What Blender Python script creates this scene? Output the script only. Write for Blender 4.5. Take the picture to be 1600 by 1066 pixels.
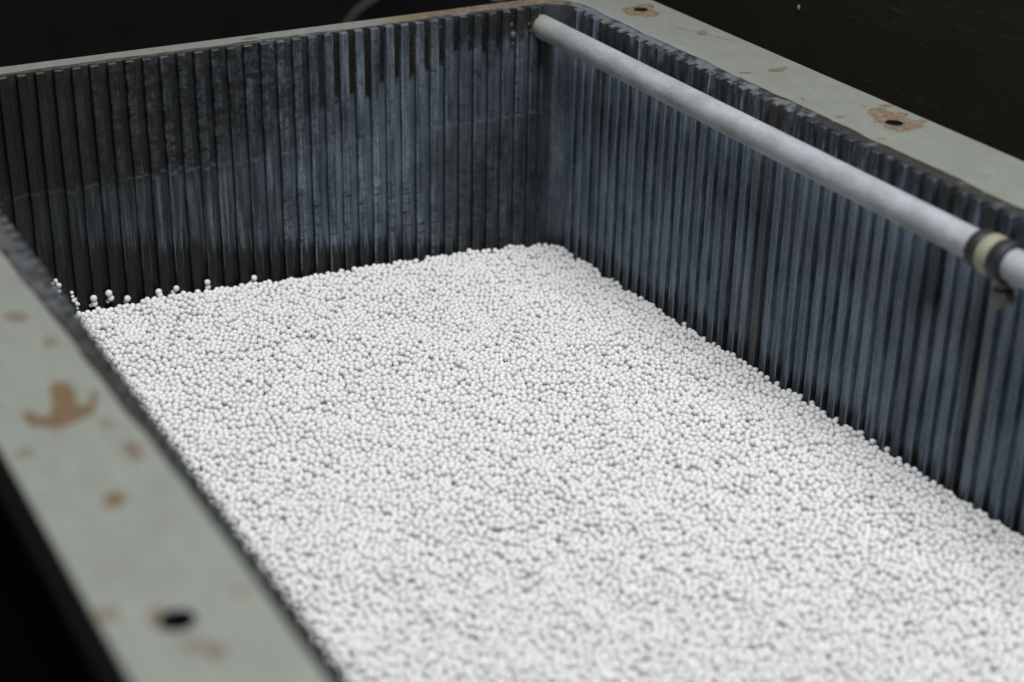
import bpy, bmesh, math, random
import numpy as np
from mathutils import Vector, Matrix

S = 0.012                      # one rib pitch of the tank lining is 12 mm; all lengths below are in rib pitches
PI = math.pi
scene = bpy.context.scene
for o in list(bpy.data.objects): bpy.data.objects.remove(o)

# ------------------------------------------------------------------ camera
CAM = Vector((-53.33638243, -88.64330491, 27.78431922))
RV = Vector((1.98404619, -0.50291773, 0.33726181))
F = 2653.24
Rm = Matrix.Rotation(RV.length, 3, RV.normalized())      # world -> camera (x right, y down, z forward)
cam_data = bpy.data.cameras.new('camera')
cam = bpy.data.objects.new('camera', cam_data); scene.collection.objects.link(cam)
W2C = Rm
ax = Vector(W2C[0]); ay = -Vector(W2C[1]); az = -Vector(W2C[2])
m = Matrix((ax, ay, az)).transposed().to_4x4()
m.translation = CAM * S
cam.matrix_world = m
cam_data.sensor_width = 36.0
cam_data.lens = F / 1600 * 36.0
cam_data.clip_start = 0.02; cam_data.clip_end = 50
cam_data.dof.use_dof = True
cam_data.dof.focus_distance = 94.5 * S
cam_data.dof.aperture_fstop = (cam_data.lens / 1000) / (1.1 * S)
cam_data.dof.aperture_blades = 9
scene.camera = cam
try:
    scene.cycles.use_denoising = True
    scene.cycles.max_bounces = 8
except Exception: pass

# ------------------------------------------------------------------ world, lamps, exposure
scene.view_settings.view_transform = 'Standard'; scene.view_settings.look = 'None'
scene.view_settings.exposure = 0.0; scene.view_settings.gamma = 1.0
w = bpy.data.worlds.new('World'); scene.world = w; w.use_nodes = True
w.node_tree.nodes['Background'].inputs[0].default_value = (0.5, 0.55, 0.65, 1)
w.node_tree.nodes['Background'].inputs[1].default_value = 0.035

def area(name, loc, target, sx, sy, power, col):
    d = bpy.data.lights.new(name, 'AREA'); d.shape = 'RECTANGLE'; d.size = sx; d.size_y = sy
    d.energy = power; d.color = col
    o = bpy.data.objects.new(name, d); scene.collection.objects.link(o)
    o.location = Vector(loc) * S
    o.rotation_euler = ((Vector(target) - Vector(loc)) * S).to_track_quat('-Z', 'Y').to_euler()
    return o
area('ceiling_lamp', (-18, -50, 120), (-16, -28, -10), 1.0, 0.8, 31.5, (1.0, 0.995, 0.97))
area('front_fill_light', (-22, -120, 95), (-12, -10, -10), 0.6, 0.5, 6.5, (0.82, 0.90, 1.0))  # unseen fill light added in front to brighten the walls

# ------------------------------------------------------------------ node helpers
class NT:
    def __init__(s, name):
        s.m = bpy.data.materials.new(name); s.m.use_nodes = True
        s.t = s.m.node_tree; s.b = s.t.nodes['Principled BSDF']
    def n(s, typ, **kw):
        x = s.t.nodes.new(typ)
        for k, v in kw.items(): setattr(x, k, v)
        return x
    def put(s, sock, v):
        if isinstance(v, bpy.types.NodeSocket): s.t.links.new(v, sock)
        elif v is not None:
            if isinstance(v, (tuple, list)) and len(v) == 3 and sock.type == 'RGBA': v = (*v, 1)
            sock.default_value = v
    def math(s, op, a, b=None, c=None, clamp=False):
        x = s.n('ShaderNodeMath', operation=op); x.use_clamp = clamp
        s.put(x.inputs[0], a); s.put(x.inputs[1], b)
        if c is not None: s.put(x.inputs[2], c)
        return x.outputs[0]
    def add(s, a, b): return s.math('ADD', a, b)
    def sub(s, a, b): return s.math('SUBTRACT', a, b)
    def mul(s, a, b): return s.math('MULTIPLY', a, b)
    def mx(s, a, b): return s.math('MAXIMUM', a, b)
    def mn(s, a, b): return s.math('MINIMUM', a, b)
    def ss(s, lo, hi, v):                       # smooth 0..1 ramp of v from lo to hi
        x = s.n('ShaderNodeMapRange', interpolation_type='SMOOTHSTEP')
        s.put(x.inputs[0], v); s.put(x.inputs[1], lo); s.put(x.inputs[2], hi)
        return x.outputs[0]
    def pos(s):
        g = s.n('ShaderNodeNewGeometry')
        x = s.n('ShaderNodeVectorMath', operation='SCALE'); s.t.links.new(g.outputs['Position'], x.inputs[0])
        x.inputs[3].default_value = 1 / S
        return x.outputs[0]
    def xyz(s, v):
        x = s.n('ShaderNodeSeparateXYZ'); s.t.links.new(v, x.inputs[0]); return x.outputs
    def noise(s, v, scale, stretch=(1, 1, 1), detail=3, rough=0.55, off=(0, 0, 0)):
        mp = s.n('ShaderNodeMapping'); s.t.links.new(v, mp.inputs[0])
        mp.inputs['Scale'].default_value = stretch; mp.inputs['Location'].default_value = off
        x = s.n('ShaderNodeTexNoise'); s.t.links.new(mp.outputs[0], x.inputs[0])
        x.inputs['Scale'].default_value = scale; x.inputs['Detail'].default_value = detail
        x.inputs['Roughness'].default_value = rough
        return x.outputs[0]
    def mix(s, f, a, b):
        x = s.n('ShaderNodeMix', data_type='RGBA'); s.put(x.inputs[0], f); s.put(x.inputs[6], a); s.put(x.inputs[7], b)
        return x.outputs[2]
    def bump(s, h, dist, strength=1.0):
        x = s.n('ShaderNodeBump'); x.inputs['Strength'].default_value = strength
        x.inputs['Distance'].default_value = dist * S; s.put(x.inputs['Height'], h)
        s.t.links.new(x.outputs[0], s.b.inputs['Normal'])
    def out(s, col=None, rough=None, spec=None, metal=None):
        s.put(s.b.inputs['Base Color'], col)
        if rough is not None: s.put(s.b.inputs['Roughness'], rough)
        if spec is not None: s.put(s.b.inputs['Specular IOR Level'], spec)
        if metal is not None: s.put(s.b.inputs['Metallic'], metal)
        return s.m

# ------------------------------------------------------------------ materials
def mat_rubber(name, wall, kind):
    """black lining rubber; a blue-grey slurry film dried on it, worn off, washed off and streaked in places. kind: groove, rib or edge (worn chamfer with a painted highlight)"""
    t = NT(name); P = t.pos(); x, y, z = t.xyz(P)[:3]
    rib = kind != 'groove'
    st = (1, .25, .05) if wall == 'back' else (.25, 1, .05)
    streak = t.noise(P, 3.4, st, 4, .65)
    streakf = t.noise(P, 11.0, (st[0], st[1], .03), 3, .65, (7, 3, 1))
    blot = t.noise(P, .55, (1, 1, .5), 4, .6, (3, 9, 2))
    speck = t.noise(P, 6.0, (1, 1, .8), 2, .5, (1, 2, 3))
    patch = t.noise(P, 1.6, (1, 1, 1.4), 5, .7, (11, 4, 6))
    fine = t.noise(P, 7.0, (1, 1, .45), 4, .75, (2, 4, 9))
    if wall == 'back':
        xx = t.add(x, t.mul(t.sub(blot, .5), 9.0))
        full = t.ss(-26.0, -13.5, xx)
        low = t.mul(t.mul(t.ss(-6.5, -7.6, z), t.ss(-37.0, -24.0, x)), t.add(.16, t.mul(t.ss(.40, .62, streak), .34)))
        faint = t.mul(t.ss(-34, -23, x), t.mul(t.ss(.42, .62, patch), .42 if rib else .12))
        full = t.mul(full, t.sub(1.0, t.mul(t.mul(t.ss(-12, -19, x), t.ss(-6.5, -5.0, z)), t.mul(t.ss(.58, .42, patch), .75))))
        full = t.mul(full, t.add(.66, t.mul(t.ss(.32, .66, blot), .34)))
        full = t.mul(full, t.add(.82, t.mul(t.mul(t.ss(-6, -8.5, z), t.ss(-8, -13, x)), .28)))
        F_ = t.mx(t.mx(full, low), faint)
        # clean wet band just above the beads: its edge follows the pile and breaks into spikes
        edge = t.mx(t.add(t.mul(t.add(x, 20.0), -.20), -12.3), -14.9)
        edge = t.mn(edge, t.add(-8.0, t.mul(t.add(x, 33.0), -.55)))
        edge = t.mx(edge, t.add(t.mul(t.add(x, 20.0), -.20), -12.3))
        zz = t.add(z, t.add(t.mul(t.sub(streakf, .5), 3.4), t.mul(t.sub(streak, .5), 3.0)))
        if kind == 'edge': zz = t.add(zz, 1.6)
        F_ = t.mul(F_, t.ss(t.sub(edge, .5), t.add(edge, .6), zz))
        # near the corner the film is scrubbed through
        scr = t.mul(t.ss(-10.5, -6.5, x), t.add(.55, t.mul(t.ss(-6, -9, z), .45)))
        F_ = t.mul(F_, t.sub(1.0, t.mul(t.mul(scr, t.ss(.36, .60, t.add(t.mul(streak, .7), t.mul(patch, .3)))), .80)))
        if rib:
            F_ = t.mul(F_, t.sub(1.0, t.mul(t.ss(.54, .66, patch), .5)))
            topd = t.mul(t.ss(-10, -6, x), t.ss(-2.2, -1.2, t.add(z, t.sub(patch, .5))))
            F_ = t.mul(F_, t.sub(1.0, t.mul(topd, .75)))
            if kind == 'edge': F_ = t.mul(F_, 1.8)  # film lightened on the chamfers, a thin vertical highlight put into the colour
        else:   # oily clean tops of the grooves end in a ragged line that climbs towards the corner
            zc = t.add(t.mul(t.add(x, 15.0), .235), -4.3)
            zn = t.add(z, t.add(t.mul(t.sub(patch, .5), 1.6), t.mul(t.sub(t.noise(P, 1.1, (1, .1, .02), 2, .5, (4, 4, 4)), .5), 2.6)))
            clean = t.ss(t.sub(zc, .28), t.add(zc, .28), zn)
            clean = t.mul(clean, t.sub(1.0, t.mul(t.ss(-15.5, -19, x), t.ss(.35, .55, fine))))
            F_ = t.mul(F_, t.sub(1.0, clean))
            F_ = t.mul(F_, 1.0)
    else:
        F_ = t.add(1.05, t.mul(t.sub(blot, .5), 1.5))
        zz = t.add(z, t.add(t.mul(t.sub(streak, .5), 2.6), t.mul(t.sub(streakf, .5), 2.4)))
        edge = t.add(t.mn(t.mul(y, -.035), .7), t.sub(-15.1, t.mul(t.ss(-2.2, -1.2, y), .9)))
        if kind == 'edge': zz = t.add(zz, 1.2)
        F_ = t.mul(F_, t.ss(t.sub(edge, .4), t.add(edge, 1.0), zz))
        zt = t.add(z, t.mul(t.sub(patch, .5), 1.4))
        keep = t.mul(t.ss(.42, .60, streak), .5)
        F_ = t.mul(F_, t.sub(1.0, t.mul(t.ss(-2.8, -1.1, zt), t.sub(1.0, keep) if rib else .95)))
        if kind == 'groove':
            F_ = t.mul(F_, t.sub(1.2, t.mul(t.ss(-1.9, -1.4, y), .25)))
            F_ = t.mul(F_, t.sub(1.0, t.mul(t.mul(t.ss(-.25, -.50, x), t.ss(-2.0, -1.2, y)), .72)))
        if kind == 'edge': F_ = t.mul(F_, 1.7)  # painted edge highlight, as on the back ribs
    if wall == 'back' and kind == 'groove':
        F_ = t.mul(F_, t.add(.44, t.mul(t.ss(.30, .70, streak), .30)))
        F_ = t.mul(F_, t.add(.90, t.mul(t.ss(.30, .70, streakf), .15)))
    else:
        lo_ = .30 if wall == 'back' else .68
        F_ = t.mul(F_, t.add(lo_, t.mul(t.ss(.30, .70, streak), 1.15 - lo_)))
        F_ = t.mul(F_, t.add(.48, t.mul(t.ss(.30, .70, streakf), .66)))
        F_ = t.mul(F_, t.add(.66, t.mul(t.ss(.35, .65, fine), .52)))
    if wall == 'side': F_ = t.mx(F_, .13)
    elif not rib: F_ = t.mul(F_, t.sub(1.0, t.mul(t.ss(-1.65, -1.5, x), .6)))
    hair = t.ss(.62, .70, streakf)
    col_clean = t.mix(t.ss(.4, .7, blot), (.0085, .0085, .0066), (.0140, .0135, .0105))
    col_film = t.mix(t.ss(.35, .65, blot), (.146, .196, .262), (.186, .230, .286))
    col = t.mix(t.math('MULTIPLY', F_, 1.0, clamp=True), col_clean, col_film)
    col = t.mix(t.mul(t.mul(hair, F_), .40), col, (.20, .235, .28))
    sp = t.ss(.68, .73, speck)                          # pale splashed specks
    zone = t.add(.10, t.mul(t.mul(t.ss(-14, -4, x), t.ss(-8, -2, z)), .40)) if wall == 'back' else .16
    col = t.mix(t.mul(sp, zone), col, (.30, .30, .31))
    if wall == 'back':  # tide mark left by the liquid
        wob = t.noise(P, 1.3, (1, 1, 0), 3, .6, (5, 5, 5)); wob2 = t.noise(P, .13, (1, 1, 0), 2, .5, (1, 8, 2))
        zl = t.add(t.add(-6.85, t.mul(t.sub(wob, .5), 1.0)), t.mul(t.sub(wob2, .5), .7))
        d = t.math('ABSOLUTE', t.sub(z, zl))
        ln = t.mul(t.ss(.16, .02, d), t.ss(.30, .60, t.noise(P, 2.4, (1, 1, 1), 3, .6, (2, 2, 2))))
        col = t.mix(t.mul(ln, t.add(.16, t.mul(t.ss(-32, -22, x), .24))), col, (.15, .165, .18))
        dash = t.ss(.53, .59, t.noise(P, 1.5, (.35, 1, 2.6), 4, .8, (9, 1, 4)))
        if rib: col = t.mix(t.mul(t.mul(dash, t.mul(t.ss(-8.0, -10.0, z), t.ss(-22, -18, x))), .85), col, (.018, .019, .018))
        else:
            scr2 = t.mul(t.ss(.60, .68, t.noise(P, 2.4, (1, 1, 1.6), 4, .8, (4, 1, 4))), t.mul(t.ss(-25, -20, x), t.ss(-6.3, -3.0, z)))
            col = t.mix(t.mul(scr2, .38), col, (.16, .16, .15))
    else:               # brown run-off and the pale streak under the pipe clamp
        br = t.mul(t.ss(.50, .66, t.noise(P, .45, (.2, 1, .02), 3, .6, (0, 4, 0))), .45)
        col = t.mix(br, col, (.020, .019, .017))
        d = t.math('ABSOLUTE', t.sub(y, t.add(-38.7, t.mul(t.sub(streak, .5), .4))))
        ps = t.mul(t.ss(.30, .10, d), t.mul(t.ss(-3.2, -4.2, z), t.ss(-15, -9, z)))
        col = t.mix(t.mul(ps, .45), col, (.22, .19, .15))
        d2 = t.math('ABSOLUTE', t.sub(y, t.add(-37.9, t.mul(t.sub(streak, .5), .5))))
        col = t.mix(t.mul(t.mul(t.ss(.30, .12, d2), t.ss(-3, -4, z)), .4), col, (.035, .024, .018))
        d3 = t.math('ABSOLUTE', t.sub(y, t.add(-34.9, t.mul(t.sub(patch, .5), 1.2))))
        col = t.mix(t.mul(t.mul(t.ss(.9, .35, d3), t.ss(-6.5, -5.6, z)), .8), col, (.022, .022, .020))
    if wall == 'side':  # one pair of ribs scrubbed dark, with a pale line beside it, half way along
        d4 = t.math('ABSOLUTE', t.sub(y, t.add(-21.5, t.mul(t.sub(streak, .5), .7))))
        col = t.mix(t.mul(t.ss(.80, .40, d4), .62), col, (.046, .041, .035))
        d5 = t.math('ABSOLUTE', t.sub(y, t.add(-20.45, t.mul(t.sub(patch, .5), .3))))
        col = t.mix(t.mul(t.mul(t.ss(.14, .05, d5), t.ss(.35, .55, streakf)), .5), col, (.20, .20, .19))
    # settled dust on upward faces of the lining's top edge
    g = t.n('ShaderNodeNewGeometry'); up = t.xyz(g.outputs['Normal'])[2]
    dust = t.noise(P, .9, (1, 1, 1), 4, .65, (6, 6, 6))
    dm = t.mul(t.ss(.55, .95, up), t.ss(-.6, -.1, z))
    if wall == 'back': lo = t.add(.42, t.mul(t.ss(-18, -26, x), .25))
    else: lo = t.add(t.add(.38, t.mul(t.ss(-10, -32, y), .16)), t.mul(t.ss(-30, -36, x), t.add(-.10, t.mul(t.ss(-28, -44, y), .14))))
    dd = t.mul(dm, t.ss(lo, t.add(lo, .16), dust))
    if wall == 'side': dd = t.mul(dd, t.sub(1.0, t.mul(t.ss(-30, -36, x), .45)))
    tone = t.mix(t.noise(P, 2.5, (1, 1, 1), 3, .6, (8, 1, 1)), (.085, .09, .10), (.21, .215, .24))
    col = t.mix(t.mul(dd, .85), t.mix(dm, col, (.034, .035, .032)), tone)
    rough = t.add(t.add(.36, t.mul(t.mn(F_, 1.0), .28)), t.mul(patch, .12))
    t.bump(t.add(t.mul(patch, .5), t.add(t.mul(streakf, .4), t.mul(fine, .3))), .07, .7)
    return t.out(col, rough, .27)

def stain_field(t, P, blobs, warp):
    """rust patches at their own places on the painted steel; blobs = (x, y, rx, ry, angle, strength)"""
    n1 = t.noise(P, 1.3, (1, 1, 1), 5, .65, (2, 7, 1)); n2 = t.noise(P, 5.5, (1, 1, 1), 3, .6, (5, 1, 3))
    acc = None
    for bx, by, rx, ry, ang, k in blobs:
        mp = t.n('ShaderNodeMapping', vector_type='TEXTURE'); t.t.links.new(P, mp.inputs[0])
        mp.inputs['Location'].default_value = (bx, by, 0); mp.inputs['Rotation'].default_value = (0, 0, math.radians(ang))
        mp.inputs['Scale'].default_value = (rx, ry, 1e3)
        ln = t.n('ShaderNodeVectorMath', operation='LENGTH'); t.t.links.new(mp.outputs[0], ln.inputs[0])
        d = t.add(ln.outputs['Value'], t.add(t.mul(t.sub(n1, .5), warp), t.mul(t.sub(n2, .5), warp * .5)))
        v = t.mul(t.ss(1.14, .80, d), k)
        acc = v if acc is None else t.mx(acc, v)
    return acc, n1, n2

def mat_painted(name, blobs, kind):
    t = NT(name); P = t.pos(); x, y, z = t.xyz(P)[:3]
    grit2 = t.noise(P, 7.0, (1, 1, 1), 4, .75, (2, 2, 5))
    acc, n1, n2 = stain_field(t, P, blobs, {'right': .9, 'left': .7}.get(kind, 1.0))
    n3 = t.noise(P, .35, (1, 1, 1), 4, .6, (9, 9, 9))
    grit = t.noise(P, 9.0, (1, 1, 1), 3, .7, (4, 2, 2))
    base = t.mix(n3, (.182, .196, .174), (.238, .253, .224))
    base = t.mix(t.mul(t.ss(.40, .62, grit), .38), base, (.165, .172, .152))
    fl = t.ss(.745, .775, t.noise(P, 3.4, (1, 1, 1), 3, .6, (1, 5, 8)))
    base = t.mix(t.mul(fl, .7), base, (.16, .10, .05))
    base = t.mix(t.mul(t.ss(.50, .72, t.noise(P, .9, (1, 1, 1), 5, .7, (3, 3, 7))), .30), base, (.15, .145, .12))
    base = t.mix(t.mul(t.ss(.48, .68, t.noise(P, 1.8, (1, .3, 1), 5, .7, (8, 3, 7))), .22), base, (.30, .315, .29))
    if kind == 'right':   # bluish dust drifted along the inner edge, near the corner most
        d = t.add(t.sub(x, 1.0), t.mul(t.sub(n1, .5), 1.6))
        m_ = t.mul(t.ss(1.0, .1, d), t.ss(-24, -8, y))
        base = t.mix(t.mul(m_, .55), base, (.24, .255, .285))
        # scratched line near the outer edge
        ld = t.math('ABSOLUTE', t.sub(x, t.add(4.0, t.add(t.mul(t.add(y, 9.0), -.36), t.mul(t.sub(n1, .5), .5)))))
        lm = t.mul(t.mul(t.ss(.10, .03, ld), t.ss(.47, .56, n2)), t.mul(t.ss(-12, -11, y), t.ss(-6.6, -7.2, y)))
        base = t.mix(lm, base, (.11, .075, .045))
    if kind == 'back':    # the back flange rusts towards the corner
        r_ = t.ss(-13.5, -9.0, t.add(x, t.mul(t.sub(n1, .5), 9.0)))
        r_ = t.mul(r_, t.ss(.30, .52, n2))
        rc = t.mix(t.ss(.35, .65, n1), (.115, .068, .040), (.21, .145, .090))
        base = t.mix(t.mul(r_, .9), base, rc)
        base = t.mix(t.mul(t.ss(.58, .66, n2), t.mul(t.ss(-16, -11, x), .5)), base, (.07, .05, .035))
    if kind == 'left': rust = t.mix(t.ss(.42, .58, n2), t.mix(t.ss(.38, .52, n1), (.062, .026, .015), (.108, .058, .022)), (.140, .084, .034))
    else: rust = t.mix(t.ss(.66, .72, grit2), t.mix(t.ss(.40, .60, n2), (.115, .078, .050), (.205, .155, .105)), (.055, .038, .026))
    col = t.mix(acc, base, rust)
    rim_ = t.mul(t.math('SUBTRACT', 1.0, t.math('ABSOLUTE', t.sub(t.mul(acc, 2.0), 1.0)), clamp=True), .55)
    col = t.mix(rim_, col, (.10, .060, .032))
    t.bump(t.add(t.add(grit, t.mul(acc, -1.6)), t.mul(t.mul(grit2, acc), 1.4)), .035, .7)
    return t.out(col, t.add(.42, t.mul(acc, .3)), .4)

RIGHT = [(3.17, -3.43, 1.03, 0.62, 53, 1), (3.64, -4.13, 0.88, 0.54, 52, 1), (3.84, -4.54, 0.58, 0.39, 50, 1), (4.37, -2.87, 0.62, 0.53, 29, 1),
(3.81, -26.15, 1.05, 0.63, 41, 1), (3.74, -27.21, 1.06, 0.76, 31, 1), (3.98, -25.45, 0.64, 0.44, 36, 1), (4.26, -27.57, 0.73, 0.49, 35, 1), (5.1,
-27.33, 0.34, 0.26, -165, 0.9), (3.72, -25.1, 0.52, 0.16, 49, 1), (4.44, -25.9, 0.75, 0.49, 166, 1), (4.43, -24.76, 0.4, 0.16, 157, 0.9), (5.2,
-24.56, 0.41, 0.19, 158, 0.9), (3.69, -17.09, 0.51, 0.34, 165, 0.7), (4.2, -16.94, 0.33, 0.23, 166, 0.6), (1.81, -16.7, 0.39, 0.21, 158, 0.65), (1.89,
-21.78, 0.2, 0.06, 51, 1), (1.78, -24.93, 0.3, 0.2, 164, 0.65), (1.55, -28.48, 0.26, 0.14, 160, 0.5), (4.17, -9.29, 0.54, 0.3, 51, 0.8), (4.04,
-24.11, 0.15, 0.11, -174, 0.9)]
LEFT = [(-41.39, -36.69, 1.13, 0.42, 76, 1), (-41.76, -37.83, 0.83, 0.46, 79, 1), (-41.34, -37.89, 0.64, 0.37, 80, 1), (-42.15, -38.22, 0.5, 0.36, 88,
1), (-42.59, -37.9, 0.43, 0.35, 106, 1), (-42.78, -37.4, 0.32, 0.2, 84, 0.9), (-40.93, -37.85, 0.46, 0.29, 81, 1), (-40.5, -37.15, 0.66, 0.17, 74,
0.7), (-41.4, -35.95, 0.58, 0.26, 77, 1), (-41.19, -29.56, 0.51, 0.41, 119, 0.6), (-40.65, -32.26, 0.54, 0.31, 81, 0.4), (-40.42, -41.03, 0.51, 0.28,
77, 0.65), (-40.42, -41.59, 0.37, 0.2, 76, 0.65), (-40.67, -39.08, 0.33, 0.27, 105, 0.4), (-43.56, -39.79, 0.37, 0.29, 110, 0.55), (-41.83, -43.86,
0.46, 0.32, 83, 1), (-42.02, -43.97, 0.34, 0.23, 81, 0.9), (-43.88, -49.59, 0.39, 0.32, 106, 0.6), (-42.61, -50.43, 0.55, 0.34, 77, 0.6), (-42.18,
-52.08, 0.44, 0.34, 139, 0.4), (-41.82, -52.58, 0.38, 0.3, 84, 0.6), (-40.22, -50.3, 0.39, 0.32, 84, 0.25)]
M_right = mat_painted('painted_steel_right', [(*b_[:5], b_[5] if b_[5] >= .8 else b_[5] * .62) for b_ in RIGHT], 'right')
M_left = mat_painted('painted_steel_left', [(*b_[:5], b_[5] * (.92 if b_[5] >= .9 else .62)) for b_ in LEFT], 'left')
M_back = mat_painted('painted_steel_back', [(-20, 1, .6, .2, 0, .5)], 'back')
M_front = mat_painted('painted_steel_front', [(-20, -70, .9, .5, 0, .8)], 'front')
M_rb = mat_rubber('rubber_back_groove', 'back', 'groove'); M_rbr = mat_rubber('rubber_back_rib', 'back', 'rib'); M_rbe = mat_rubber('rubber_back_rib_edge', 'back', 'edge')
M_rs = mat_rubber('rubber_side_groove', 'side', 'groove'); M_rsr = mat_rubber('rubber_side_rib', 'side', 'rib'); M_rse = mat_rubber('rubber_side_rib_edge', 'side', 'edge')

def simple(name, col, rough, spec=.5, nscale=2.0, var=.25, bump=.03):
    t = NT(name); P = t.pos(); n1 = t.noise(P, nscale, (1, 1, 1), 4, .6)
    c = t.mix(n1, tuple(v * (1 - var) for v in col), tuple(min(1, v * (1 + var)) for v in col))
    t.bump(n1, bump, .5)
    return t.out(c, rough, spec)

def mat_bead():
    t = NT('white_ceramic')
    oi = t.n('ShaderNodeObjectInfo')
    P = t.pos(); n = t.noise(P, .35, (1, 1, 1), 3, .6)
    c = t.mix(n, (.69, .692, .688), (.76, .762, .76))
    c = t.mix(t.mul(t.math('POWER', oi.outputs['Random'], 3.0), .5), c, (.54, .53, .50))
    return t.out(c, .34, .42)
M_bead = mat_bead()
def mat_pipe():
    t = NT('grey_pipe_plastic'); P = t.pos(); x, y, z = t.xyz(P)[:3]
    n1 = t.ss(.30, .70, t.noise(P, .9, (1, .45, 1), 5, .65)); n2 = t.noise(P, 4.5, (1, .6, 1), 4, .65, (3, 3, 3))
    c = t.mix(n1, (.265, .286, .312), (.372, .396, .428))
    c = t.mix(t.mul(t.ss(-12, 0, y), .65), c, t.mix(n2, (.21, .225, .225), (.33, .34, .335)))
    c = t.mix(t.mul(t.ss(.48, .66, t.noise(P, 2.2, (1, .5, 1), 6, .75, (4, 9, 2))), .38), c, (.225, .235, .24))
    c = t.mix(t.mul(t.ss(.61, .68, n2), .5), c, (.17, .17, .165))
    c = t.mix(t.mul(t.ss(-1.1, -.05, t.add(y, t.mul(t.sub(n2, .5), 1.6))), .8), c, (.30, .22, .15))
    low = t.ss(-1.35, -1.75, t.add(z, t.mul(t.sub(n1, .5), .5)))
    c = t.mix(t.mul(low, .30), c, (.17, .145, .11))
    t.bump(n2, .03, .6)
    return t.out(c, .68, .25)
M_pipe = mat_pipe()
M_ring = simple('dark_rubber_ring', (.020, .019, .021), .55, .4)
M_cream = simple('cream_plastic', (.27, .265, .20), .45, .4, 1.5, .12)
M_lump = simple('crusted_residue', (.17, .155, .14), .8, .3, 2.0, .4, .2)
M_drop = simple('dried_residue', (.085, .08, .078), .6, .4, 3.0, .4, .1)
M_metal = simple('tank_steel_dark', (.03, .032, .03), .6, .3)
M_floor = simple('dark_floor', (.006, .006, .007), .9, .1, .1, .3)
M_hole = simple('hole_steel', (.012, .012, .016), .6, .3)
def mat_wall():
    t = NT('dark_wall_paint'); P = t.pos()
    mp = t.n('ShaderNodeMapping'); t.t.links.new(P, mp.inputs[0]); mp.inputs['Rotation'].default_value = (.9, 0, 0)
    wv = t.n('ShaderNodeTexVoronoi', feature='DISTANCE_TO_EDGE'); t.t.links.new(mp.outputs[0], wv.inputs[0])
    mp.inputs['Scale'].default_value = (1, .16, 1.0); wv.inputs['Scale'].default_value = .55
    n = t.noise(P, .6, (1, 1, 1), 4, .6); n2 = t.noise(P, .08, (1, 1, 1), 3, .5, (3, 0, 0))
    cr = t.mul(t.ss(.05, .0, wv.outputs['Distance']), t.ss(.45, .7, n))
    c = t.mix(n2, (.017, .0165, .0125), (.026, .025, .0195))
    c = t.mix(t.mul(cr, .35), c, (.045, .043, .036))
    t.bump(t.add(n, cr), .03, .4)
    return t.out(c, .75, .12)
M_wall = mat_wall()
M_hose = simple('grey_hose_rubber', (.022, .021, .018), .8, .2)
M_mach = simple('dark_machine_paint', (.006, .006, .006), .9, .1, .5, .5)
M_fleck = simple('pale_fleck', (.35, .32, .36), .7, .3)

# ------------------------------------------------------------------ mesh helpers
def link(name, me, mats, parent=None, loc=(0, 0, 0)):
    o = bpy.data.objects.new(name, me); scene.collection.objects.link(o)
    for mm in (mats if isinstance(mats, (list, tuple)) else [mats]):
        if me.materials.find(mm.name) < 0: me.materials.append(mm)
    o.location = Vector(loc) * S
    if parent: o.parent = parent
    return o
def mesh(name, vs, fs, smooth=False, mi=None):
    me = bpy.data.meshes.new(name); me.from_pydata([tuple(Vector(v) * S) for v in vs], [], fs)
    if smooth:
        for p in me.polygons: p.use_smooth = True
    if mi:
        for p, k in zip(me.polygons, mi): p.material_index = k
    me.update(); return me
def fix(me):
    b = bmesh.new(); b.from_mesh(me); bmesh.ops.recalc_face_normals(b, faces=b.faces); b.to_mesh(me); b.free(); return me
def tag(o, label=None, cat=None, group=None, kind=None):
    if label: o['label'] = label
    if cat: o['category'] = cat
    if group: o['group'] = group
    if kind: o['kind'] = kind
    return o
def empty(name, loc):
    o = bpy.data.objects.new(name, None); scene.collection.objects.link(o); o.location = Vector(loc) * S
    o.empty_display_size = .02; return o
rnd = random.Random(7)

# ------------------------------------------------------------------ the tank
tank = empty('polishing_tank', (0, 0, 0))
tag(tank, 'open steel tank with pale grey-green rim and black ribbed rubber lining, holding white beads', 'tank')
ZB = -21.0
XL, XR, YB, YF = -39.40, .40, .20, -68.45            # root planes of the lining grooves
SX0, SX1, SY0, SY1 = -39.72, 1.05, -68.75, .38       # inner edge of the painted steel

# lining shell: inside face + top strip + outside face, one closed ring with rounded corners
def ring_path(x0, x1, y0, y1, rad, nseg=10, step=.6):
    pts = []
    cs = [(x1 - rad, y1 - rad, 0), (x0 + rad, y1 - rad, 90), (x0 + rad, y0 + rad, 180), (x1 - rad, y0 + rad, 270)]
    for cx, cy, a0 in cs:
        arc = [(cx + rad * math.cos(math.radians(a0 + 90 * i / nseg)), cy + rad * math.sin(math.radians(a0 + 90 * i / nseg))) for i in range(nseg + 1)]
        if pts:
            px, py = pts[-1]; qx, qy = arc[0]; L = math.hypot(qx - px, qy - py); k = max(1, int(L / step))
            for i in range(1, k): pts.append((px + (qx - px) * i / k, py + (qy - py) * i / k))
        pts += arc
    px, py = pts[-1]; qx, qy = pts[0]; L = math.hypot(qx - px, qy - py); k = max(1, int(L / step))
    for i in range(1, k): pts.append((px + (qx - px) * i / k, py + (qy - py) * i / k))
    return pts
inner = ring_path(XL, XR, YF, YB, 1.35)
N = len(inner)
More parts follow.
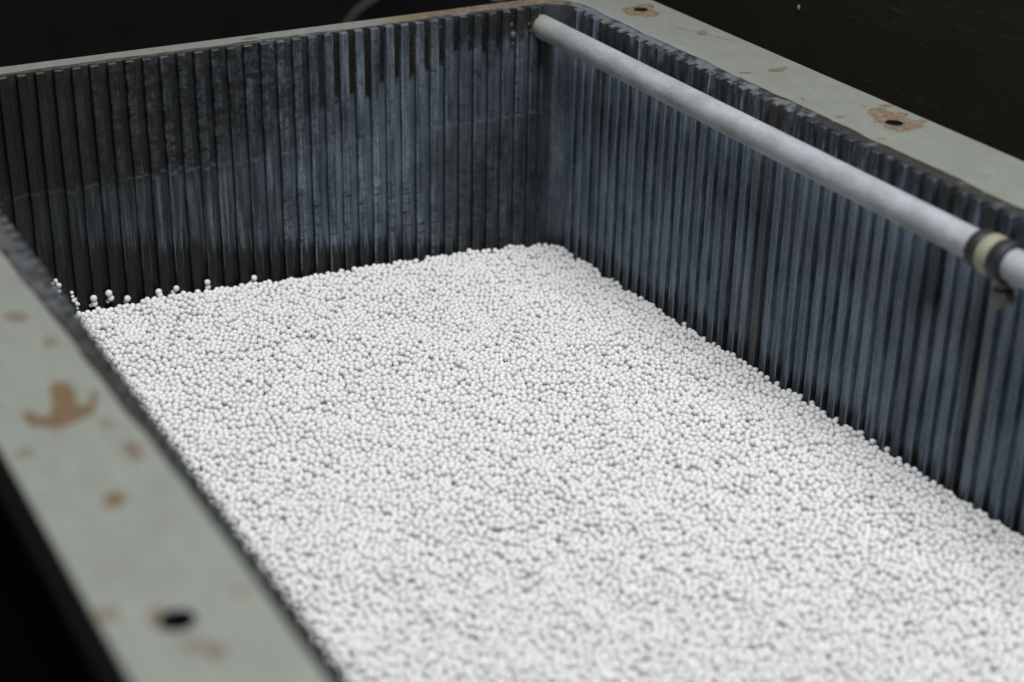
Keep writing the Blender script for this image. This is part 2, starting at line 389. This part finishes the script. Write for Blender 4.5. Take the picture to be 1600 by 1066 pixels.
def outer_pt(i):
    x, y = inner[i]
    # nearest point on the steel edge plus a ragged overlap
    ox = min(max(x, SX0), SX1); oy = y
    dx = [abs(x - XL), abs(XR - x), abs(y - YF), abs(YB - y)]
    wob = .045 * math.sin(i * .37) + .04 * math.sin(i * .93 + 1) + rnd.uniform(-.045, .045)
    if x < XL + 2: wob *= .5
    u = (x - (XL + XR) / 2, y - (YF + YB) / 2)
    cx, cy = (XR - 1.35, YB - 1.35)
    hx, hy = (XR - XL) / 2 - 1.35, (YB - YF) / 2 - 1.35
    ex = max(abs(u[0]) - hx, 0); ey = max(abs(u[1]) - hy, 0); L = math.hypot(ex, ey) or 1
    nx, ny = ex / L * (1 if u[0] > 0 else -1), ey / L * (1 if u[1] > 0 else -1)
    wid = (SX1 - XR) * max(nx, 0) ** 2 + (x - (-39.74 - (max(min(y, -22), -60) + 41) * .0235)) * max(-nx, 0) ** 2 + (SY1 - YB + .04) * max(ny, 0) ** 2 + .4 * max(-ny, 0) ** 2
    return x + nx * (wid + wob), y + ny * (wid + wob), nx, ny
vs = []; fs = []; mi = []
rows = []
outs = [outer_pt(i) for i in range(N)]
def row(f):
    base = len(vs); vs.extend([f(i) for i in range(N)]); rows.append(base)
zs = [ZB, -12, -6, -2, -.08]
for zz in zs: row(lambda i, zz=zz: (inner[i][0], inner[i][1], zz))
row(lambda i: (inner[i][0] + outs[i][2] * .06, inner[i][1] + outs[i][3] * .06, 0))
row(lambda i: ((inner[i][0] + outs[i][0]) / 2, (inner[i][1] + outs[i][1]) / 2, .045 + .018 * math.sin(i * .7)))
row(lambda i: (outs[i][0], outs[i][1], .035))
row(lambda i: (outs[i][0] + .02 * outs[i][2], outs[i][1] + .02 * outs[i][3], -.03))
for k in range(len(rows) - 1):
    a, b = rows[k], rows[k + 1]
    for i in range(N):
        j = (i + 1) % N; fs.append((a + i, a + j, b + j, b + i))
        x, y = inner[i]
        mi.append(0 if (y > YB - 2.1 or y < YF + 2.1) and (x < XR - 2.0 + .0) else 1)
me = mesh('rubber_lining', vs, fs, True, mi); fix(me)
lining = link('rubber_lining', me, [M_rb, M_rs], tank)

# ribs: each its own piece; a few shared shapes with slightly uneven edges
def rib_mesh(wd, dp, seed, L=abs(ZB) - .2):
    r = random.Random(seed); c = .055
    prof = [(0, .05), (.01, -dp + c), (c, -dp), (wd - c, -dp), (wd - .01, -dp + c), (wd, .05)]
    zl = [(0.0, .05), (-.07, 0)] + [(-L * q, 0) for q in (.06, .13, .22, .33, .45, .58, .72, .86, 1)]
    v = []; f = []; mi = []
    for k, (z, ins) in enumerate(zl):
        jx = r.uniform(-.018, .018); jd = r.uniform(-.018, .018)
        for (a, b) in prof:
            aa = a + (ins if a < wd / 2 else -ins); bb = b + (ins if b < 0 else 0)
            v.append((aa + jx + r.uniform(-.008, .008), bb + (jd if b < 0 else 0), z))
    n = len(prof)
    for k in range(len(zl) - 1):
        for i in range(n - 1):
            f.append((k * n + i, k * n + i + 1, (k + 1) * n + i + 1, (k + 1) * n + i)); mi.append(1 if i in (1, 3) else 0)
    f.append(tuple(range(n))); mi.append(0)
    return fix(mesh('rib', v, f, False, mi))
BP = .98264; BB = 2.58094527; A0 = 2.40137942
back_ribs = [rib_mesh(BP - .44, .38, s) for s in range(6)]
side_ribs = [rib_mesh(.56, .38, 50 + s) for s in range(6)]
front_ribs = [rib_mesh(BP - .44, .38, 90 + s) for s in range(3)]
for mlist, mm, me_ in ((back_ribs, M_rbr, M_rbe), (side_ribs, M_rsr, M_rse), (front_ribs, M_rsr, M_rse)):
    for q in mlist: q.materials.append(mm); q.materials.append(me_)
def rib(me_, x, y, rot):
    o = bpy.data.objects.new('rib', me_); scene.collection.objects.link(o); o.parent = lining
    o.location = (x * S, y * S, 0); o.rotation_euler = (0, 0, rot); return o
for mth in range(-4, 33):
    xg = -(BB + (32 - mth) * BP) + .44
    if xg < XL + .6: continue
    rib(rnd.choice(back_ribs), xg, YB, 0)
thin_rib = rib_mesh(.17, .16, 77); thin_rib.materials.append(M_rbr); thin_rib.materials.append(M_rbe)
rib(thin_rib, -1.22, YB, 0)
for n in range(-1, 66):
    y0 = -(A0 + n)
    if y0 - .5 < YF + 1.6: break
    rib(rnd.choice(side_ribs), XR, y0, -PI / 2)
    rib(rnd.choice(side_ribs), XL, y0 - .52, PI / 2)
for k in range(38):
    xg = -2.2 - k * BP
    if xg < XL + 1.6: break
    rib(rnd.choice(front_ribs), xg, YF, PI)

# steel flanges with real bored holes
def flange(name, x0, x1, y0, y1, holes, mtl, thick=.32, rad=.45):
    """top plate along y or x with round holes; edges slightly rounded"""
    v = []; f = []; mi = []
    along_y = (y1 - y0) > (x1 - x0)
    def P(a, b, z): return (b, a, z) if along_y else (a, b, z)      # a along, b across
    a0, a1, b0, b1 = (y0, y1, x0, x1) if along_y else (x0, x1, y0, y1)
    e = .05
    cuts = [a0]; hs = sorted([((h[1], h[0]) if along_y else h) for h in holes])
    segs = []; cur = a0
    for (ha, hb) in hs:
        segs.append(('s', cur, ha - 1.0)); segs.append(('h', ha - 1.0, ha + 1.0, ha, hb)); cur = ha + 1.0
    segs.append(('s', cur, a1))
    def q(pts, m=0):
        b = len(v); v.extend(pts); f.append(tuple(range(b, b + len(pts)))); mi.append(m)
    for s in segs:
        s0, s1 = s[1], s[2]
        if s[0] == 's': q([P(s0, b0 + e, 0), P(s1, b0 + e, 0), P(s1, b1 - e, 0), P(s0, b1 - e, 0)])
        else:
            ha, hb = s[3], s[4]; n = 40; rect = []; circ = []
            for i in range(n):
                t_ = 2 * PI * (i + .5) / n; c_, s_ = math.cos(t_), math.sin(t_)
                circ.append((ha + rad * c_, hb + rad * s_))
                ka = 1.0 / max(abs(c_), 1e-6); kb = ((b1 - e - hb) if s_ > 0 else (hb - b0 - e)) / max(abs(s_), 1e-6)
                k = min(ka, kb); rect.append((ha + k * c_, hb + k * s_))
            for i in range(n):
                j = (i + 1) % n
                q([P(*rect[i], 0), P(*rect[j], 0), P(*circ[j], -.03 if False else 0), P(*circ[i], 0)])
                q([P(*circ[i], 0), P(*circ[j], 0), P(*circ[j], -1.6), P(*circ[i], -1.6)], 1)
            for sa in (-1, 1):
                for b_, sb in ((b1 - e, 1), (b0 + e, -1)):
                    near = [r for r in rect if (r[0] - ha) * sa > 0 and (r[1] - hb) * sb > 0]
                    ca = (ha + sa, b_)
                    r1 = max(near, key=lambda r: abs(r[0] - ha) * 10 - abs(r[1] - hb)) if near else ca
                    onA = [r for r in near if abs(abs(r[0] - ha) - 1) < 1e-6]; onB = [r for r in near if abs(r[1] - b_) < 1e-6]
                    if onA and onB:
                        pa = max(onA, key=lambda r: abs(r[1] - hb)); pb = max(onB, key=lambda r: abs(r[0] - ha))
                        q([P(*pa, 0), P(*ca, 0), P(*pb, 0)])
        for (bb, d) in ((b0, 1), (b1, -1)):
            q([P(s0, bb + d * e, 0), P(s1, bb + d * e, 0), P(s1, bb, -e), P(s0, bb, -e)])
            q([P(s0, bb, -e), P(s1, bb, -e), P(s1, bb, -thick - 2), P(s0, bb, -thick - 2)])
    me = mesh(name, v, f, False, mi)
    b = bmesh.new(); b.from_mesh(me); bmesh.ops.remove_doubles(b, verts=b.verts, dist=1e-6); bmesh.ops.recalc_face_normals(b, faces=b.faces); b.to_mesh(me); b.free()
    return link(name, me, [mtl, M_hole], tank)
flange('rim_flange', .85, 5.60, -75.0, 1.72, [(3.72, -3.37), (3.70, -26.86), (3.7, -50.4)], M_right)
flange('rim_flange', -44.2, -39.6, -75.0, 1.72, [(-42.23, -50.77), (-42.2, -27.3), (-42.2, -4.0)], M_left, rad=.52)
flange('rim_flange', -39.6, .85, .30, 1.72, [], M_back)
flange('rim_flange', -39.6, .85, -75.0, -68.66, [], M_front)
# outer shell and floor of the tank below the flanges
def box_mesh(name, x0, x1, y0, y1, z0, z1, bev=0.0):
    b = bmesh.new(); bmesh.ops.create_cube(b, size=1)
    for vv in b.verts: vv.co = Vector(((x0 + x1) / 2 + vv.co.x * (x1 - x0), (y0 + y1) / 2 + vv.co.y * (y1 - y0), (z0 + z1) / 2 + vv.co.z * (z1 - z0))) * S
    if bev: bmesh.ops.bevel(b, geom=list(b.edges), offset=bev * S, segments=2, affect='EDGES')
    me = bpy.data.meshes.new(name); b.to_mesh(me); b.free(); return me
v = []; f = []
for z in (-2.2, -26):
    for (x, y) in ((-43.4, -74.2), (4.8, -74.2), (4.8, 1.2), (-43.4, 1.2)): v.append((x, y, z))
f = [(0, 1, 5, 4), (1, 2, 6, 5), (2, 3, 7, 6), (3, 0, 4, 7), (4, 5, 6, 7)]
link('outer_shell', fix(mesh('outer_shell', v, f)), M_metal, tank)
# residue drops splashed on the lining beside the pipe end
for (x, y, z, r) in ((-3.28, .02, -1.62, .20), (-3.45, -.02, -.95, .12), (-3.30, .05, -2.15, .09), (-2.2, .0, -1.05, .08), (-2.15, -.05, -1.45, .07)):
    b = bmesh.new(); bmesh.ops.create_icosphere(b, subdivisions=3, radius=1)
    for vv in b.verts:
        k = 1 + .18 * math.sin(vv.co.x * 5 + x * 7) * math.cos(vv.co.z * 6)
        vv.co = Vector((vv.co.x * r * k, vv.co.y * r * .6, vv.co.z * r * 1.1 * k)) * S
    me = bpy.data.meshes.new('residue_drop'); b.to_mesh(me); b.free()
    for p in me.polygons: p.use_smooth = True
    link('residue_drop', me, M_drop, lining, (x, y, z))

# ------------------------------------------------------------------ the pipe and its clamp
PA = Vector((-1.31, .10, -1.30)); PD = Vector((-.5, -50, .18)).normalized()
def along(y):                                                   # point of the pipe axis at depth y
    return PA + PD * ((y - PA.y) / PD.y)
qrot = PD.to_track_quat('Z', 'X').to_matrix()
def lathe(name, prof, n=64, closed=False, jitter=0, seed=0):
    """prof = list of (distance along the pipe from PA, radius)"""
    r = random.Random(seed); v = []; f = []
    ph = [r.uniform(0, 6.28) for _ in range(4)]
    for (d, rad) in prof:
        for i in range(n):
            a = 2 * PI * i / n
            k = 1 + jitter * (math.sin(3 * a + ph[0] + d * 2) + .5 * math.sin(5 * a + ph[1]))
            v.append(PA + PD * d + qrot @ Vector((math.cos(a) * rad * k, math.sin(a) * rad * k, 0)))
    m_ = len(prof)
    for k in range(m_ if closed else m_ - 1):
        for i in range(n):
            j = (i + 1) % n; k2 = (k + 1) % m_
            f.append((k * n + i, k * n + j, k2 * n + j, k2 * n + i))
    me = fix(mesh(name, v, f, True)); 
    return me
R_ = .727
prof = [(.0, .58), (-.02, R_ - .05), (.03, R_)] + [(d, R_) for d in np.linspace(.5, 66, 60)] + [(66.02, R_ - .03), (66.0, .58)]
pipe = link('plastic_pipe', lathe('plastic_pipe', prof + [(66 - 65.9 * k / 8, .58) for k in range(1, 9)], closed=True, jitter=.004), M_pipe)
tag(pipe, 'long round light grey plastic pipe running along the right ribbed wall just below the rim', 'pipe')

YC = -38.95                                                       # first ring starts here
clamp = empty('pipe_clamp', along(YC - 1))
tag(clamp, 'black and cream ring clamp around the grey pipe, crusted lump hanging underneath', 'pipe clamp')
def ring(name, y0, y1, rad, mtl, bev=.10, jit=.008, seed=0):
    d0 = (y0 - PA.y) / PD.y; d1 = (y1 - PA.y) / PD.y
    p = [(d0, R_ + .004), (d0, rad - bev), (d0 + bev * .3, rad - bev * .3), (d0 + bev, rad), (d1 - bev, rad), (d1 - bev * .3, rad - bev * .3), (d1, rad - bev), (d1, R_ + .004)]
    me = lathe(name, p, closed=True, jitter=jit, seed=seed)
    o = link(name, me, mtl, clamp); o.matrix_parent_inverse = Matrix.Translation(-clamp.location); return o
ring('rubber_ring', YC, YC - .68, R_ * 1.27, M_ring, .14, .01, 1)
ring('cream_band', YC - .69, YC - 1.36, R_ * 1.27, M_cream, .06, .008, 2)
ring('rubber_ring', YC - 1.37, YC - 2.15, R_ * 1.31, M_ring, .14, .012, 3)
c2 = along(YC - 1.9)
br = link('bracket', box_mesh('bracket', c2.x + .7, .02, c2.y - .42, c2.y + .38, c2.z + .05, c2.z + .75, .08), M_ring, clamp); br.matrix_parent_inverse = Matrix.Translation(-clamp.location)
def lump(name, ctr, rad, seed, mtl, parent, amp=.3):
    r = random.Random(seed); b = bmesh.new(); bmesh.ops.create_icosphere(b, subdivisions=3, radius=1)
    ph = [r.uniform(0, 6) for _ in range(6)]
    for vv in b.verts:
        p = vv.co.copy(); k = 1 + amp * (math.sin(4 * p.x + ph[0]) * math.sin(4 * p.y + ph[1]) + .6 * math.sin(7 * p.z + ph[2]) * math.cos(6 * p.x + ph[3]) + .3 * math.sin(13 * p.y + ph[4]) * math.sin(12 * p.z + ph[5]))
        vv.co = (Vector(ctr) + Vector((p.x * rad[0] * k, p.y * rad[1] * k, p.z * rad[2] * k))) * S
    me = bpy.data.meshes.new(name); b.to_mesh(me); b.free()
    for p in me.polygons: p.use_smooth = True
    o = link(name, me, mtl, parent)
    if parent: o.matrix_parent_inverse = Matrix.Translation(-parent.location)
    return o
lump('crusted_lump', (c2.x + .10, c2.y + .15, c2.z - 1.62), (.34, .50, .50), 4, M_lump, clamp, .35)
lump('bolt_head', (c2.x + .05, c2.y + .15, c2.z - 1.08), (.24, .28, .22), 8, M_lump, clamp, .15)

# ------------------------------------------------------------------ the white beads
R0 = .170
def surf(x, y):
    """height of the bead surface: highest along the left and near side, lowest in the far right corner"""
    X = -x; Y = -y
    zb = np.interp(X, [0, 2.8, 7.9, 15, 21, 27, 32, 39.5], [-15.86, -15.66, -15.30, -14.86, -14.53, -14.22, -14.18, -14.1])
    dr = np.interp(Y, [0, 2, 6, 15, 24, 33, 43, 68], [0, -.02, .03, .44, .80, 1.18, 1.42, 1.5])
    z = zb + dr * np.interp(X, [0, 12, 25, 40], [1, .85, .5, .3])
    z = z + .025 * np.sin(x * .35 + 1) * np.sin(y * .27) + .025 * np.sin(x * .9 + y * .7) + .02 * np.sin(x * .8 - y * 1.3)
    return z
def pack():
    rs = np.random.RandomState(3)
    x0, x1, y0, y1, H = -38.98, .0, -67.9, -.16, 1.02
    V = (x1 - x0) * (y1 - y0) * H
    n = int(V * .60 / (4 / 3 * PI * R0 ** 3))
    P = np.empty((n, 3)); P[:, 0] = rs.uniform(x0 + .1, x1 - .1, n); P[:, 1] = rs.uniform(y0 + .1, y1 - .1, n); P[:, 2] = rs.uniform(0.1, H + .25, n)
    r = R0 * np.clip(rs.normal(1, .06, n), .85, 1.14)
    cs = 2 * R0 * 1.22
    half = [(1, 0, 0), (-1, 1, 0), (0, 1, 0), (1, 1, 0)] + [(a, b, 1) for a in (-1, 0, 1) for b in (-1, 0, 1)]
    nx, ny, nz = int((x1 - x0) / cs) + 4, int((y1 - y0) / cs) + 4, int((H + 1.5) / cs) + 5
    I = J = None
    lid = H + .12 + rs.uniform(-.13, .13, n) + .04 * np.sin(P[:, 0] * 2.9 + 2 * np.sin(P[:, 1] * 1.3)) * np.sin(P[:, 1] * 3.3 + P[:, 0])
    ITER = 66
    for it in range(ITER):
        if it % 6 == 0:
            c = ((P - [x0, y0, 0]) / cs).astype(np.int64) + 1
            c[:, 0] = np.clip(c[:, 0], 1, nx - 2); c[:, 1] = np.clip(c[:, 1], 1, ny - 2); c[:, 2] = np.clip(c[:, 2], 1, nz - 2)
            key = (c[:, 0] * ny + c[:, 1]) * nz + c[:, 2]
            o = np.argsort(key, kind='stable'); ks = key[o]
            first = np.r_[True, ks[1:] != ks[:-1]]; st = np.maximum.accumulate(np.where(first, np.arange(n), 0)); rank = np.arange(n) - st
            K = 6; tab = np.full((nx * ny * nz, K), -1, np.int32); ok = rank < K; tab[ks[ok], rank[ok]] = o[ok]
            Il = []; Jl = []; ar = np.arange(n)
            for k in range(K):                                     # same cell
                j = tab[key, k]; q = (j > ar); Il.append(ar[q]); Jl.append(j[q])
            for (a, b, d) in half:
                kk = key + (a * ny + b) * nz + d
                for k in range(K):
                    j = tab[kk, k]; q = j >= 0
                    if not q.any(): break
                    Il.append(ar[q]); Jl.append(j[q])
            I = np.concatenate(Il); J = np.concatenate(Jl)
            d = P[I] - P[J]; q = (d * d).sum(1) < (2 * R0 * 1.22) ** 2; I = I[q]; J = J[q]
            rr = r[I] + r[J]
        d = P[I] - P[J]; L = np.sqrt((d * d).sum(1)) + 1e-9
        ov = rr - L; q = ov > 0
        dq = d[q] / L[q, None] * (ov[q] * .5)[:, None]; i, j = I[q], J[q]
        cnt = np.bincount(i, minlength=n) + np.bincount(j, minlength=n)
        mv = np.stack([np.bincount(i, dq[:, k], n) - np.bincount(j, dq[:, k], n) for k in range(3)], 1)
        P += mv * (1.5 / np.maximum(cnt, 1.5))[:, None] if it < 20 else mv * .42
        if it < ITER - 10: P[:, 2] -= .012
        np.clip(P[:, 2], r, None, out=P[:, 2])
        if 12 < it < ITER - 8: P[:, 2] = np.minimum(P[:, 2], lid - r)
        P[:, 0] = np.clip(P[:, 0], x0 + r, x1 - r); P[:, 1] = np.clip(P[:, 1], y0 + r, y1 - r)
    top = np.percentile(P[:, 2], 97)
    P[:, 2] += surf(P[:, 0], P[:, 1]) - top - .03
    # rounded shoulder in the far right corner, as the lining turns there
    q = (P[:, 0] > -1.55) & (P[:, 1] > -1.95)
    q2 = q & (np.hypot(P[:, 0] + 1.55, P[:, 1] + 1.95) > 1.75)
    P = P[~q2]; r = r[~q2]
    return P, r
P, r = pack()
# beads caught in the grooves along the walls at the level of the pile
ex = []; rs = np.random.RandomState(11)
for mth in range(1, 33):
    xg = -(BB + (32 - mth) * BP) + .22
    if rs.rand() < .4 and xg > -31:
        z = float(surf(np.array(xg), np.array(-.1))) + rs.uniform(-.35, .0)
        for k in range(3): ex.append((xg + rs.uniform(-.03, .03), -.03, z - k * .33))
for n in range(0, 60):
    yg = -(A0 + n) - .76
    if rs.rand() < .5:
        z = float(surf(np.array(-.1), np.array(yg))) + rs.uniform(-.45, -.1)
        for k in range(3): ex.append((.10, yg + rs.uniform(-.03, .03), z - k * .33))
ex = np.array(ex); P = np.vstack([P, ex]); r = np.r_[r, R0 * rs.uniform(.93, 1.07, len(ex))]

# the beads nearest the camera and in the picture are objects of their own
C_ = np.array(CAM); RM = np.array([list(row_) for row_ in Rm])
q_ = (P - C_) @ RM.T
u = 800 + F * q_[:, 0] / q_[:, 2]; vv_ = 533 + F * q_[:, 1] / q_[:, 2]
toplayer = P[:, 2] > surf(P[:, 0], P[:, 1]) - .24
inview = toplayer & (u > 560) & (u < 1595) & (vv_ > 500) & (vv_ < 1062)
size = np.where(inview, r / q_[:, 2], -1)
pick = np.argsort(-size)[:268]
single = np.zeros(len(P), bool); single[pick] = True

def ico_mesh(name, sub, rad):
    b = bmesh.new(); bmesh.ops.create_icosphere(b, subdivisions=sub, radius=rad)
    me = bpy.data.meshes.new(name); b.to_mesh(me); b.free()
    for p in me.polygons: p.use_smooth = True
    me.materials.append(M_bead); return me
bead_me = ico_mesh('bead', 3, R0 * S)
for k in pick:
    o = bpy.data.objects.new('bead', bead_me); scene.collection.objects.link(o)
    o.location = Vector(P[k]) * S; s_ = float(r[k] / R0); o.scale = (s_, s_, s_)
    o['label'] = 'white ceramic bead among the blurred nearest ones along the bottom edge'
    o['category'] = 'bead'; o['group'] = 'white beads nearest the camera'

# single beads and short stacks stuck in the grooves of the back wall, above the left end of the pile
stuck = [('leftmost cluster, hanging free of the pile', [(-32.68, -.02, -12.18, .9), (-32.86, .05, -12.36, .75), (-32.57, -.10, -12.42, 1.05), (-32.80, .05, -12.62, .8), (-32.60, -.08, -12.80, .98), (-32.75, .04, -13.02, .7), (-32.57, -.06, -13.16, .85)]),
         ('bent chain above the left end of the pile', [(-31.84, .06, -13.12, .68), (-31.82, .06, -13.36, .7), (-31.78, .02, -13.60, .85), (-31.58, .02, -13.54, .75), (-31.60, -.06, -13.80, .98), (-31.60, -.02, -14.08, .9)]),
         ('upright pair just right of the bent chain', [(-30.70, -.22, -13.60, 1.25), (-30.68, -.18, -13.95, 1.2), (-30.84, .0, -14.12, .7)]),
         ('tallest upright stack at the far wall', [(-29.80, -.22, -13.46, 1.25), (-29.70, -.2, -13.80, 1.15), (-29.84, .0, -14.05, .75)]),
         ('short stack just right of the tallest', [(-28.75, -.22, -14.02, 1.2), (-28.82, -.02, -14.30, .75)]),
         ('nearest right of the five small stacks', [(-26.87, -.22, -13.98, 1.2)]),
         ('second lone one right of the small stacks', [(-25.80, -.22, -13.98, 1.1)]),
         ('tight pair right of the two lone beads', [(-23.89, -.22, -13.98, 1.12), (-23.87, -.2, -14.30, 1.08)]),
         ('rightmost one standing up from the pile edge', [(-20.97, -.24, -14.28, 1.1)])]
ordw = ['topmost', 'second', 'third', 'fourth', 'fifth', 'sixth', 'lowest']
for txt, lst in stuck:
    for k, (x, y, z, s_) in enumerate(lst):
        o = bpy.data.objects.new('bead', bead_me); scene.collection.objects.link(o)
        o.location = Vector((x, y, z)) * S; s_ *= .96; o.scale = (s_, s_, s_)
        if len(lst) == 1: o['label'] = 'lone white bead in a groove, ' + txt
        else: o['label'] = ('%s white bead of the %s' % (ordw[k] if k < len(lst) - 1 else 'lowest', txt))
        o['category'] = 'bead'; o['group'] = 'white beads stuck in the grooves of the back wall'

rest = ~single
me = bpy.data.meshes.new('bead_pile'); me.from_pydata([tuple(p) for p in (P[rest] * S)], [], [])
at = me.attributes.new('bead_scale', 'FLOAT', 'POINT'); at.data.foreach_set('value', (r[rest] / R0).astype(np.float32))
pile = bpy.data.objects.new('bead_pile', me); scene.collection.objects.link(pile)
tag(pile, 'wide heaped surface of small white ceramic beads filling the ribbed tank', 'beads', None, 'stuff')
ng = bpy.data.node_groups.new('bead_pile', 'GeometryNodeTree')
ng.interface.new_socket('Geometry', in_out='INPUT', socket_type='NodeSocketGeometry')
ng.interface.new_socket('Geometry', in_out='OUTPUT', socket_type='NodeSocketGeometry')
gi = ng.nodes.new('NodeGroupInput'); go = ng.nodes.new('NodeGroupOutput')
ico = ng.nodes.new('GeometryNodeMeshIcoSphere'); ico.inputs['Radius'].default_value = R0 * S; ico.inputs['Subdivisions'].default_value = 3
sm = ng.nodes.new('GeometryNodeSetShadeSmooth'); smt = ng.nodes.new('GeometryNodeSetMaterial'); smt.inputs['Material'].default_value = M_bead
iop = ng.nodes.new('GeometryNodeInstanceOnPoints'); na = ng.nodes.new('GeometryNodeInputNamedAttribute'); na.data_type = 'FLOAT'; na.inputs['Name'].default_value = 'bead_scale'
L = ng.links.new
L(ico.outputs['Mesh'], sm.inputs[0]); L(sm.outputs[0], smt.inputs[0]); L(gi.outputs[0], iop.inputs['Points']); L(smt.outputs[0], iop.inputs['Instance'])
L(na.outputs['Attribute'], iop.inputs['Scale']); L(iop.outputs[0], go.inputs[0])
md = pile.modifiers.new('beads', 'NODES'); md.node_group = ng
# the body of the pile under the loose layers
gx = np.linspace(-39.4, .4, 30); gy = np.linspace(-68.4, .15, 50)
v = [(float(a), float(b), float(surf(np.array(a), np.array(b))) - 1.12) for a in gx for b in gy]
f = [(i * 50 + j, (i + 1) * 50 + j, (i + 1) * 50 + j + 1, i * 50 + j + 1) for i in range(29) for j in range(49)]
core = link('bead_bed', fix(mesh('bead_bed', v, f, True)), M_bead)
tag(core, 'packed white beads under the loose surface of the pile', 'beads', None, 'stuff')

# ------------------------------------------------------------------ the dark room behind
def quad(name, pts, mtl, kind='structure'):
    o = link(name, mesh(name, pts, [(0, 1, 2, 3)]), mtl); o['kind'] = kind; return o
quad('floor', [(-160, -200, -60), (60, -200, -60), (60, 80, -60), (-160, 80, -60)], M_floor)
quad('side_wall', [(13, -200, -60), (13, 80, -60), (13, 80, 30), (13, -200, 30)], M_wall)
quad('back_wall', [(-160, 34, -60), (13, 34, -60), (13, 34, 30), (-160, 34, 30)], M_wall)
def curve_tube(name, pts, rad, mtl, n=14):
    v = []; f = []; pts = [Vector(p) for p in pts]; dense = []
    for i in range(len(pts) - 1):
        p0 = pts[max(i - 1, 0)]; p1 = pts[i]; p2 = pts[i + 1]; p3 = pts[min(i + 2, len(pts) - 1)]
        for k in range(8):
            t = k / 8; dense.append(.5 * ((2 * p1) + (p2 - p0) * t + (2 * p0 - 5 * p1 + 4 * p2 - p3) * t * t + (3 * p1 - p0 - 3 * p2 + p3) * t ** 3))
    dense.append(pts[-1])
    for i, p in enumerate(dense):
        d = (dense[min(i + 1, len(dense) - 1)] - dense[max(i - 1, 0)]).normalized(); q = d.to_track_quat('Z', 'X').to_matrix()
        for k in range(n):
            a = 2 * PI * k / n; v.append(p + q @ Vector((math.cos(a) * rad, math.sin(a) * rad, 0)))
    for i in range(len(dense) - 1):
        for k in range(n):
            j = (k + 1) % n; f.append((i * n + k, i * n + j, (i + 1) * n + j, (i + 1) * n + k))
    f.append(tuple(range(n))); f.append(tuple(range(len(v) - n, len(v))))
    return link(name, fix(mesh(name, v, f, True)), mtl)
h = curve_tube('hose', [(-7.2, 20, -8.5), (-5.9, 20, -6.2), (-4.9, 20, -5.05), (-3.9, 20.2, -4.55), (-2.8, 20.5, -4.1), (-1.2, 21, -2.6), (0.5, 22, 2), (0.8, 22, 9)], .42, M_hose)
tag(h, 'short curved grey hose hanging in the dark behind the back rim', 'hose')
bx = empty('machine_housing', (-2, 27, -60))
tag(bx, 'dark machine housing standing in shadow behind the tank', 'machine')
def child(name, me, mtl, par):
    o = link(name, me, mtl, par); o.matrix_parent_inverse = Matrix.Translation(-par.location); return o
child('housing_body', box_mesh('housing_body', -75, 9, 24, 33, -60, 14, .4), M_mach, bx)
child('housing_rail', box_mesh('housing_rail', -76, 10, 23.2, 24.0, -8.6, -7.6, .2), M_mach, bx)
fl = lump('dust_fleck', (12.95, -7.1, -.05), (.04, .10, .18), 5, M_fleck, None, .2)
tag(fl, 'tiny pale fleck stuck on the dark wall above the right rim', 'fleck')
sc_ = lump('paint_scrap', (8.6, 23.1, -6.2), (.9, .15, .22), 6, M_fleck, None, .4)
tag(sc_, 'small pinkish scrap lying in the dark just behind the far corner of the rim', 'scrap')
